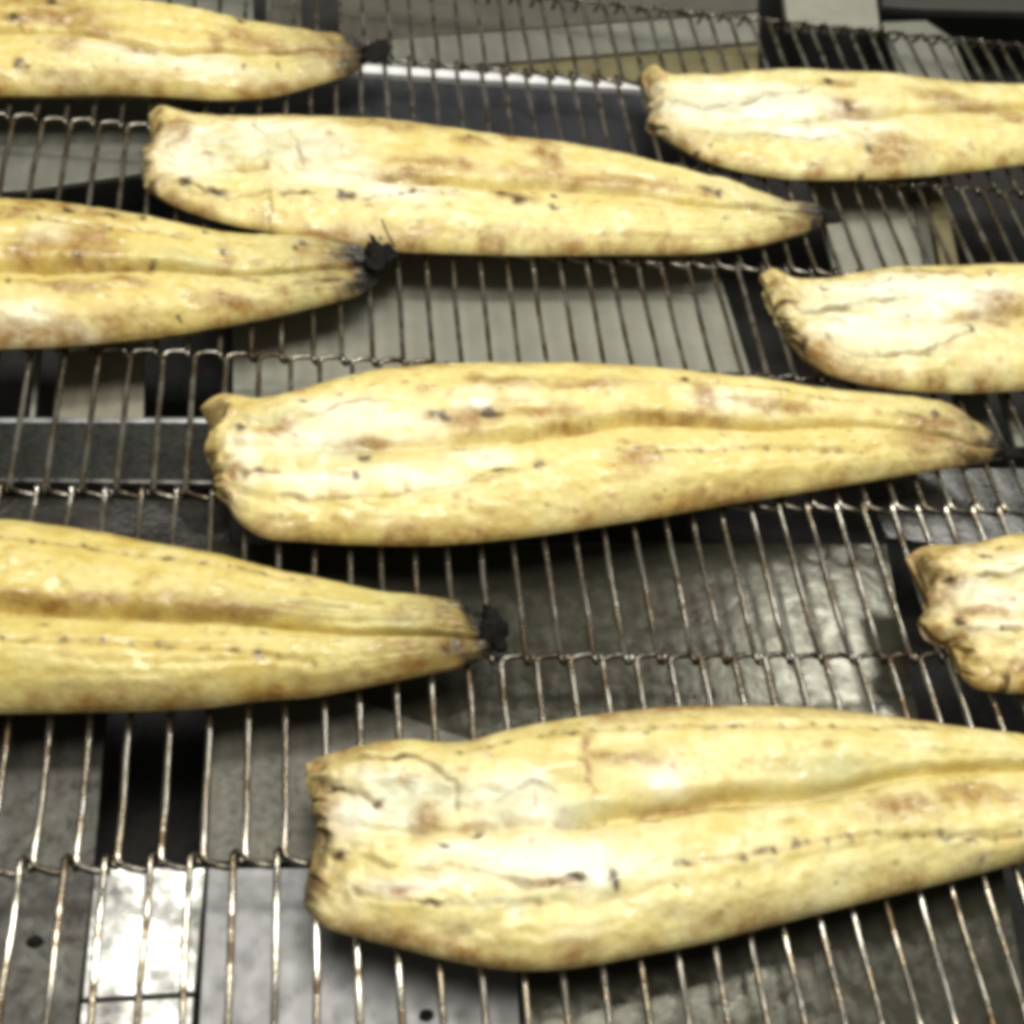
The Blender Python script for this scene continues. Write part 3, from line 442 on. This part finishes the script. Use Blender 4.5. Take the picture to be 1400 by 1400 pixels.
# ------------------------------------------------------------------ the eels
ZB = .085
def build_eel(key, label, seed):
    e = EELS[key]; t = e['t']
    NS, NTp, NB = 380, 104, 22
    s = np.linspace(0, 1, NS); s = s ** 1.0
    U = resample(e['U'], s); W = resample(e['W'], s); C = resample(e['C'], s)
    D = W - U
    vc = np.clip(2 * ((C - U) * D).sum(1) / (D * D).sum(1) - 1, -.45, .45)
    vt = np.linspace(-1, 1, NTp); vt = .55 * vt + .45 * np.sin(vt * math.pi / 2)
    vb = np.linspace(1, -1, NB + 2)[1:-1]
    v = np.r_[vt, vb]; top = np.r_[np.ones(NTp), np.zeros(NB)][None, :]
    Sg, Vg = np.meshgrid(s, v, indexing='ij')
    lam = ((Vg + 1) / 2)[..., None]
    P = U[:, None, :] * (1 - lam) + W[:, None, :] * lam
    Hn = len(e['H'])
    hp = np.stack([np.interp((v + 1) / 2, np.linspace(0, 1, Hn), np.array(e['H'])[:, k]) for k in (0, 1)], 1)
    base0 = U[0] * (1 - lam[0]) + W[0] * lam[0]
    P = P + (hp - base0)[None] * np.exp(-(Sg / .035) ** 1.4)[..., None]
    X, Y = P[..., 0].copy(), P[..., 1].copy()
    jag = (vnoise(Vg * 7, Vg * 0 + seed, seed) * .5 + vnoise(Vg * 19, Vg * 0, seed + 4) * .35 + vnoise(Vg * 43, Vg * 0 + 2, seed + 7) * .22)
    X += .6 * jag * np.exp(-(Sg / .02) ** 1.5)
    vcg = vc[:, None]
    T = t * np.interp(s, [0, .012, .05, .18, .65, .88, .97, 1], [.30, .55, .80, 1, .95, .62, .34, .16])[:, None]
    T = T * (1 + .10 * vnoise(Sg * 7, Sg * 0, seed + 2))
    z0 = .36 * T
    av = np.abs(Vg)
    zt = z0 + (T - z0) * np.clip(1 - av ** 3.4, 0, 1) ** (1 / 2.2)
    zb = z0 * (1 - np.clip(1 - av ** 5, 0, 1) ** (1 / 3.5))
    inn = np.clip(1 - av ** 6, 0, 1)          # fade relief at the rim
    lv = np.where(Vg < vcg, 2 * (Vg + 1) / (vcg + 1) - 1, 2 * (Vg - vcg) / (1 - vcg) - 1)
    body = np.interp(s, [0, .22, .38, 1], [.15, .35, 1, 1])[:, None]
    head = np.exp(-((Sg - .13) / .13) ** 2)
    wob = vnoise(Sg * 9, Sg * 0 + 3, seed + 8) * .06
    groove = np.exp(-((Vg - vcg - wob) / .062) ** 2)
    rel = T * (.20 * (1 - lv ** 2) * body - .36 * groove * body - .16 * head * np.exp(-((Vg - vcg) / .42) ** 2))
    rel += .17 * fbm(X * .55, Y * .9, seed, 3) + .07 * fbm(X * 1.3, Y * 1.9, seed + 5, 3) + .085 * vnoise(Sg * 4, Vg * 9, seed + 6) + .05 * vnoise(Sg * 9, Vg * 19, seed + 17)
    rel += .06 * fbm(X * 3, Y * 4.2, seed + 9, 2)
    rel += head * .20 * fbm(X * 1.1 + .5 * vnoise(X, Y, seed + 13), Y * 1.6, seed + 12, 3)
    rel += .05 * vnoise(Sg * 110, Vg * 3 + Sg * 20, seed + 14) * np.exp(-((Vg - vcg + .10) / .16) ** 2) * body
    rel -= .07 * np.clip(.5 - 3.2 * np.abs(vnoise(X * 1.2, Y * 1.7, seed + 15)), 0, 1) * (.15 + head)
    rel += .30 * fbm(X * 2.6, Y * 2.6, seed + 16, 3) * np.exp(-(Sg * 26 / 1.2) ** 2)
    # masks -----------------------------------------------------------
    wx = X + .5 * fbm(X * 1.3, Y * 1.3, seed + 20, 5); wy = Y + .34 * fbm(X * 1.3, Y * 1.3, seed + 30, 5)
    fxx = X + .30 * fbm(X * 3.1, Y * 3.1, seed + 21, 4); fyy = Y + .22 * fbm(X * 3.1, Y * 3.1, seed + 31, 4)
    mk = {}
    for ch, pw, gain in (('w', 1.2, 1.0), ('g', 1.1, .9), ('b', 1.25, 1.05), ('d', 1.6, 1.05)):
        m = np.zeros_like(X)
        for x, y, rx_, ry_ in e[ch]:
            rx_ = max(rx_, .07); ry_ = max(ry_, .07)
            kx, ky = (fxx, fyy) if ch == 'd' else (wx, wy)
            q = ((kx - x) / rx_) ** 2 + ((ky - y) / ry_) ** 2
            m = np.maximum(m, gain * np.exp(-q ** pw * .75))
        if ch == 'd': m = m * (.8 + .9 * (fbm(X * 6, Y * 6, seed + 33, 2) + .4)).clip(.45, 1)
        mk[ch] = m
    crm = np.zeros_like(X)
    for pl in e['cr']:
        d = polydist(fxx * .5 + wx * .3 + X * .2, fyy * .5 + wy * .3 + Y * .2, pl)
        sig = .035 + .085 * (vnoise(X * 1.7, Y * 1.7, seed + 41) + .5) ** 1.5
        crm = np.maximum(crm, np.exp(-(d / sig) ** 2) * (.1 + 1.3 * (fbm(X * 1.4, Y * 1.4, seed + 40, 3) + .45)).clip(0, 1))
        rel += .07 * np.exp(-(d / .22) ** 2) 
    rel -= .17 * crm
    mk['d'] = np.maximum(mk['d'], .50 * crm)
    mk['b'] = np.maximum(mk['b'], .55 * crm)
    gl = groove * body * (.35 + 1.1 * (vnoise(Sg * 22, Vg * 2, seed + 44) + .4)).clip(0, 1)
    mk['b'] = np.maximum(mk['b'], .36 * gl)
    mk['d'] = np.maximum(mk['d'], .20 * gl * np.exp(-((Vg - vcg - wob) / .035) ** 2))
    r = np.random.default_rng(900 + seed)
    def dab(x, y, rad, a, ch):
        el = r.uniform(.8, 1.9)
        q = ((fxx * .6 + X * .4 - x) / rad / el) ** 2 + ((fyy * .6 + Y * .4 - y) / rad) ** 2
        np.maximum(mk[ch], a * np.exp(-q ** 1.3), out=mk[ch])
    for pl in e['dot']:
        d = polydist(X, Y, pl); rel -= .05 * np.exp(-(d / .1) ** 2)
        mk['b'] = np.maximum(mk['b'], .5 * np.exp(-(d / .085) ** 2))
        L = sum(math.hypot(b[0] - a[0], b[1] - a[1]) for a, b in zip(pl[:-1], pl[1:]))
        k = 0.0
        while k < 1:
            x, y = resample(pl, np.array([k]))[0]
            dab(x, y + r.uniform(-.07, .07), r.uniform(.05, .12), r.uniform(.4, .95), 'd')
            k += r.uniform(.18, .95) / L
    for _ in range({'A': 120, 'B': 130, 'C': 130, 'D': 100, 'F': 120, 'G': 45}.get(key, 80)):
        i, j = r.integers(NS // 12, NS - 8), r.integers(6, NTp - 6)
        (dab(X[i, j], Y[i, j], r.uniform(.06, .17), r.uniform(.3, .9), 'b') if r.random() < .5 else dab(X[i, j], Y[i, j], r.uniform(.03, .085), r.uniform(.25, .8), 'd'))
    ax = (U[-1] + W[-1]) / 2 - (U[NS // 2] + W[NS // 2]) / 2; ax /= np.hypot(*ax)
    tipd = ((U[-1] + W[-1]) / 2 @ ax) - (X * ax[0] + Y * ax[1])
    rimn = (1.3 * fbm(X * 1.1, Y * 1.1, seed + 55, 4) + .55).clip(0, 1)
    mk['b'] = np.maximum(mk['b'], 1.15 * rimn * np.clip((av - .74) / .22, 0, 1))
    hd = Sg * np.hypot(*(U[-1] - U[0]))                      # distance from the cut end
    mk['b'] = np.maximum(mk['b'], .95 * np.exp(-(hd / 1.0) ** 2) * (fbm(X * 1.8, Y * 1.8, seed + 56, 3) * 1.6 + .6).clip(0, 1))
    mk['d'] = np.maximum(mk['d'], .85 * np.exp(-(hd / .38) ** 2) * (fbm(X * 1.6, Y * 1.6, seed + 57, 3) * 2.2 + .25).clip(0, 1))
    # toasted rim and head edge, greyer tail
    mk['b'] = np.maximum(mk['b'], .75 * np.exp(-(Sg / .018) ** 2) * (.3 + 1.2 * (vnoise(Vg * 5, Sg * 0, seed + 50) + .3)).clip(0, 1))
    mk['g'] = np.maximum(mk['g'], .75 * np.clip((6.5 - tipd) / 4.2, 0, 1))
    mk['b'] = np.maximum(mk['b'], .9 * np.clip((3.0 - tipd + 1.6 * fbm(X * 1.5, Y * 1.5, seed + 61, 3)) / 2.2, 0, 1))
    char = np.clip((1.8 - tipd + 1.1 * fbm(X * 2.2, Y * 2.2, seed + 60, 4)) / 1.25, 0, 1) ** 1.2
    tail = (.88 * np.clip((3.6 - tipd + 1.8 * fbm(X * 1.6, Y * 1.6, seed + 62, 4)) / 3.6, 0, 1) ** 1.3) if key in 'ABCFG' else 0 * X
    fibre = np.clip(.45 + 1.3 * (vnoise(Sg * 6, Vg * 7, seed + 70) + .6 * fbm(X * 1.6, Y * 2.6, seed + 71, 3)), 0, 1)
    mk['w'] = mk['w'] * (.55 + 1.2 * (fbm(X * 1.2, Y * 2.0, seed + 80, 4) + .4)).clip(.15, 1)
    under = top * 1.0 + (1 - top) * 0
    Z = ZB + np.where(top > 0, np.maximum(zt + rel * inn, zb + .02 * T), zb)
    V = np.stack([X, Y, Z], -1).reshape(-1, 3)
    N = NTp + NB
    idx = np.arange(NS * N).reshape(NS, N)
    a = idx[:-1]; b_ = idx[1:]
    F = np.stack([a, b_, np.roll(b_, -1, 1), np.roll(a, -1, 1)], -1).reshape(-1, 4)
    # end caps, as a strip of quads between top and bottom halves
    ca = []
    for row, flip in ((0, False), (NS - 1, True)):
        c = len(V); V = np.concatenate([V, V[idx[row]].mean(0, keepdims=True) + (np.array([[.12, 0, 0]]) if row == 0 else 0)])
        ring = idx[row]
        for i in range(0, N, 2):
            q = (ring[i], ring[(i + 1) % N], ring[(i + 2) % N], c)
            ca.append(q if not flip else q[::-1])
    low = (F % N >= NTp - 1).sum(1) >= 3           # quads of the underside ring: the skin
    low |= ((F % N == NTp - 1) | (F % N >= NTp) | (F % N == 0)).all(1)
    skin_f = F[low]; F = np.concatenate([F[~low], np.array(ca)])
    uq, inv = np.unique(skin_f, return_inverse=True)
    skin_me = mesh_np('skin', V[uq], inv.reshape(-1, 4), M_SKIN)
    me = mesh_np('flesh', V, F, M_EEL)
    def attr(nm, r_, g_, b2, al=None):
        at = me.color_attributes.new(nm, 'FLOAT_COLOR', 'POINT')
        arr = np.ones((len(V), 4), np.float32)
        for c, ch in enumerate((r_, g_, b2)):
            arr[:NS * N, c] = ch.ravel(); arr[NS * N, c] = ch[0].mean(); arr[NS * N + 1, c] = ch[-1].mean()
        if al is not None: arr[:NS * N, 3] = al.ravel(); arr[NS * N:, 3] = 0
        at.data.foreach_set('color', arr.ravel())
    for ch in mk: mk[ch] = mk[ch].clip(0, 1)
    attr('mask_a', mk['w'], mk['b'], mk['d']); attr('mask_b', mk['g'], char, fibre, tail)
    root = bpy.data.objects.new('grilled_eel', None); link(root)
    c0 = V[:, :2].mean(0); root.location = (c0[0] * K, c0[1] * K, ZB * K); root.empty_display_size = .03
    tag(root, label, 'eel', 'split grilled eels on the belt')
    o = bpy.data.objects.new('flesh', me); link(o, root); o.location = -root.location
    o.color = {'A': (.95, .90, .76, 1), 'B': (1, .98, .94, 1), 'C': (.93, .88, .72, 1), 'F': (1, .965, .86, 1), 'G': (.90, .85, .66, 1), 'H': (.97, .93, .86, 1)}.get(key, (1, 1, 1, 1))
    so = bpy.data.objects.new('skin', skin_me); link(so, root); so.location = -root.location
    if 'tip' in e:
        tip = np.array(e['tip']); c = tip.mean(0)
        n, rings = 40, 7
        ang = np.linspace(0, 2 * math.pi, n, endpoint=False)
        pr = np.concatenate([tip, tip[:1]]); dd = np.r_[0, np.cumsum(np.hypot(*np.diff(pr, axis=0).T))]
        q = np.linspace(0, dd[-1], n, endpoint=False)
        out = np.stack([np.interp(q, dd, pr[:, k]) for k in (0, 1)], 1)
        out = c + (out - c) * (.84 + .55 * fbm(np.cos(ang) * 1.6 + 5, np.sin(ang) * 1.6 + 5, seed, 3) + .10 * rng.uniform(-1, 1, n))[:, None]
        hgt = {'C': .6, 'G': .6, 'A': .4}.get(key, .3)
        TV = []; 
        for sgn in (1, -1):
            for k in range(rings):
                f = 1 - k / rings
                p = c + (out - c) * f
                zz = (.30 + hgt * .3) + sgn * hgt * .5 * (1 - f ** 3) + fbm(p[:, 0] * 2.2, p[:, 1] * 2.2, seed + 5, 3) * .35 * min(1, hgt / .6)
                TV.append(np.c_[p, zz + ZB])
        TV = np.concatenate(TV); TF = []
        for sg in (0, 1):
            for k in range(rings - 1):
                for i in range(n):
                    j = (i + 1) % n; o0 = sg * rings * n
                    q4 = (o0 + k * n + i, o0 + k * n + j, o0 + (k + 1) * n + j, o0 + (k + 1) * n + i)
                    TF.append(q4 if sg == 0 else q4[::-1])
        for i in range(n):
            j = (i + 1) % n; TF.append((i, rings * n + i, rings * n + j, j))
        for sg in (0, 1):
            o0 = sg * rings * n + (rings - 1) * n
            for i in range(1, n // 2):
                TF.append((o0 + i, o0 + i + 1 if i + 1 < n else o0, o0 + n - i - 1, o0 + n - i))
        tm = mesh_np('tail_fin', TV, np.array(TF), M_CHAR)
        to = bpy.data.objects.new('tail_fin', tm); link(to, root); to.location = -root.location
        tag(to, 'charred black tail tip')
    return root

LBL = {
 'A': 'grilled eel in the top left corner with a black tail tip',
 'B': 'grilled eel second from the top left, brown spotted, cut end left, tail pointing right',
 'C': 'grilled eel at the left edge with a crumpled burnt black tail end',
 'D': 'grilled eel at the upper right edge with a brown scorched round spot',
 'E': 'plump grilled eel with a large white belly patch at the right edge',
 'F': 'whole grilled eel in the middle of the picture, pointed tail at the right',
 'G': 'smooth yellow grilled eel at the left edge with two dotted lines',
 'H': 'grilled eel of which only the ragged brown cut end shows at the right edge',
 'I': 'largest grilled eel, lowest in the picture, with a ragged cut end',
}
for n_, k_ in enumerate('ABCDEFGHI'): build_eel(k_, LBL[k_], n_ + 1)

# a thin charred strand on the burnt tail at the left edge
for ob in bpy.data.objects:
    if ob.get('label') == LBL['C']:
        zs = (.95, 1.25, 1.45, 1.5)
        V, F = tube([(x, y, z) for (x, y), z in zip(STRAND, zs)], r=.035, sides=5)
        st = bpy.data.objects.new('charred_strand', mesh_np('charred_strand', V, F, M_CHAR)); link(st, ob); st.location = -ob.location
# burnt crumbs fallen on the plates below the belt
for (x, y), z, lab in zip(CRUMBS, (-1.68, -1.51), ('burnt crumb on the bluish grey plate at the bottom edge', 'burnt crumb on the sooty plate at the lower left edge')):
    n = 8; V = []; F = []
    for i in range(n + 1):
        for j in range(12):
            th = math.pi * i / n; ph = 2 * math.pi * j / 12
            rr = 1 + .35 * float(vnoise(np.array(3 * math.sin(th) * math.cos(ph) + x), np.array(3 * math.sin(th) * math.sin(ph) + 3 * math.cos(th) + y), 4))
            V.append((x + .20 * rr * math.sin(th) * math.cos(ph), y + .14 * rr * math.sin(th) * math.sin(ph), z + .10 * rr * math.cos(th)))
    for i in range(n):
        for j in range(12):
            F.append((i * 12 + j, (i + 1) * 12 + j, (i + 1) * 12 + (j + 1) % 12, i * 12 + (j + 1) % 12))
    co = bpy.data.objects.new('burnt_crumb', mesh_np('burnt_crumb', V, F, M_CHAR)); link(co); tag(co, lab, 'crumb')
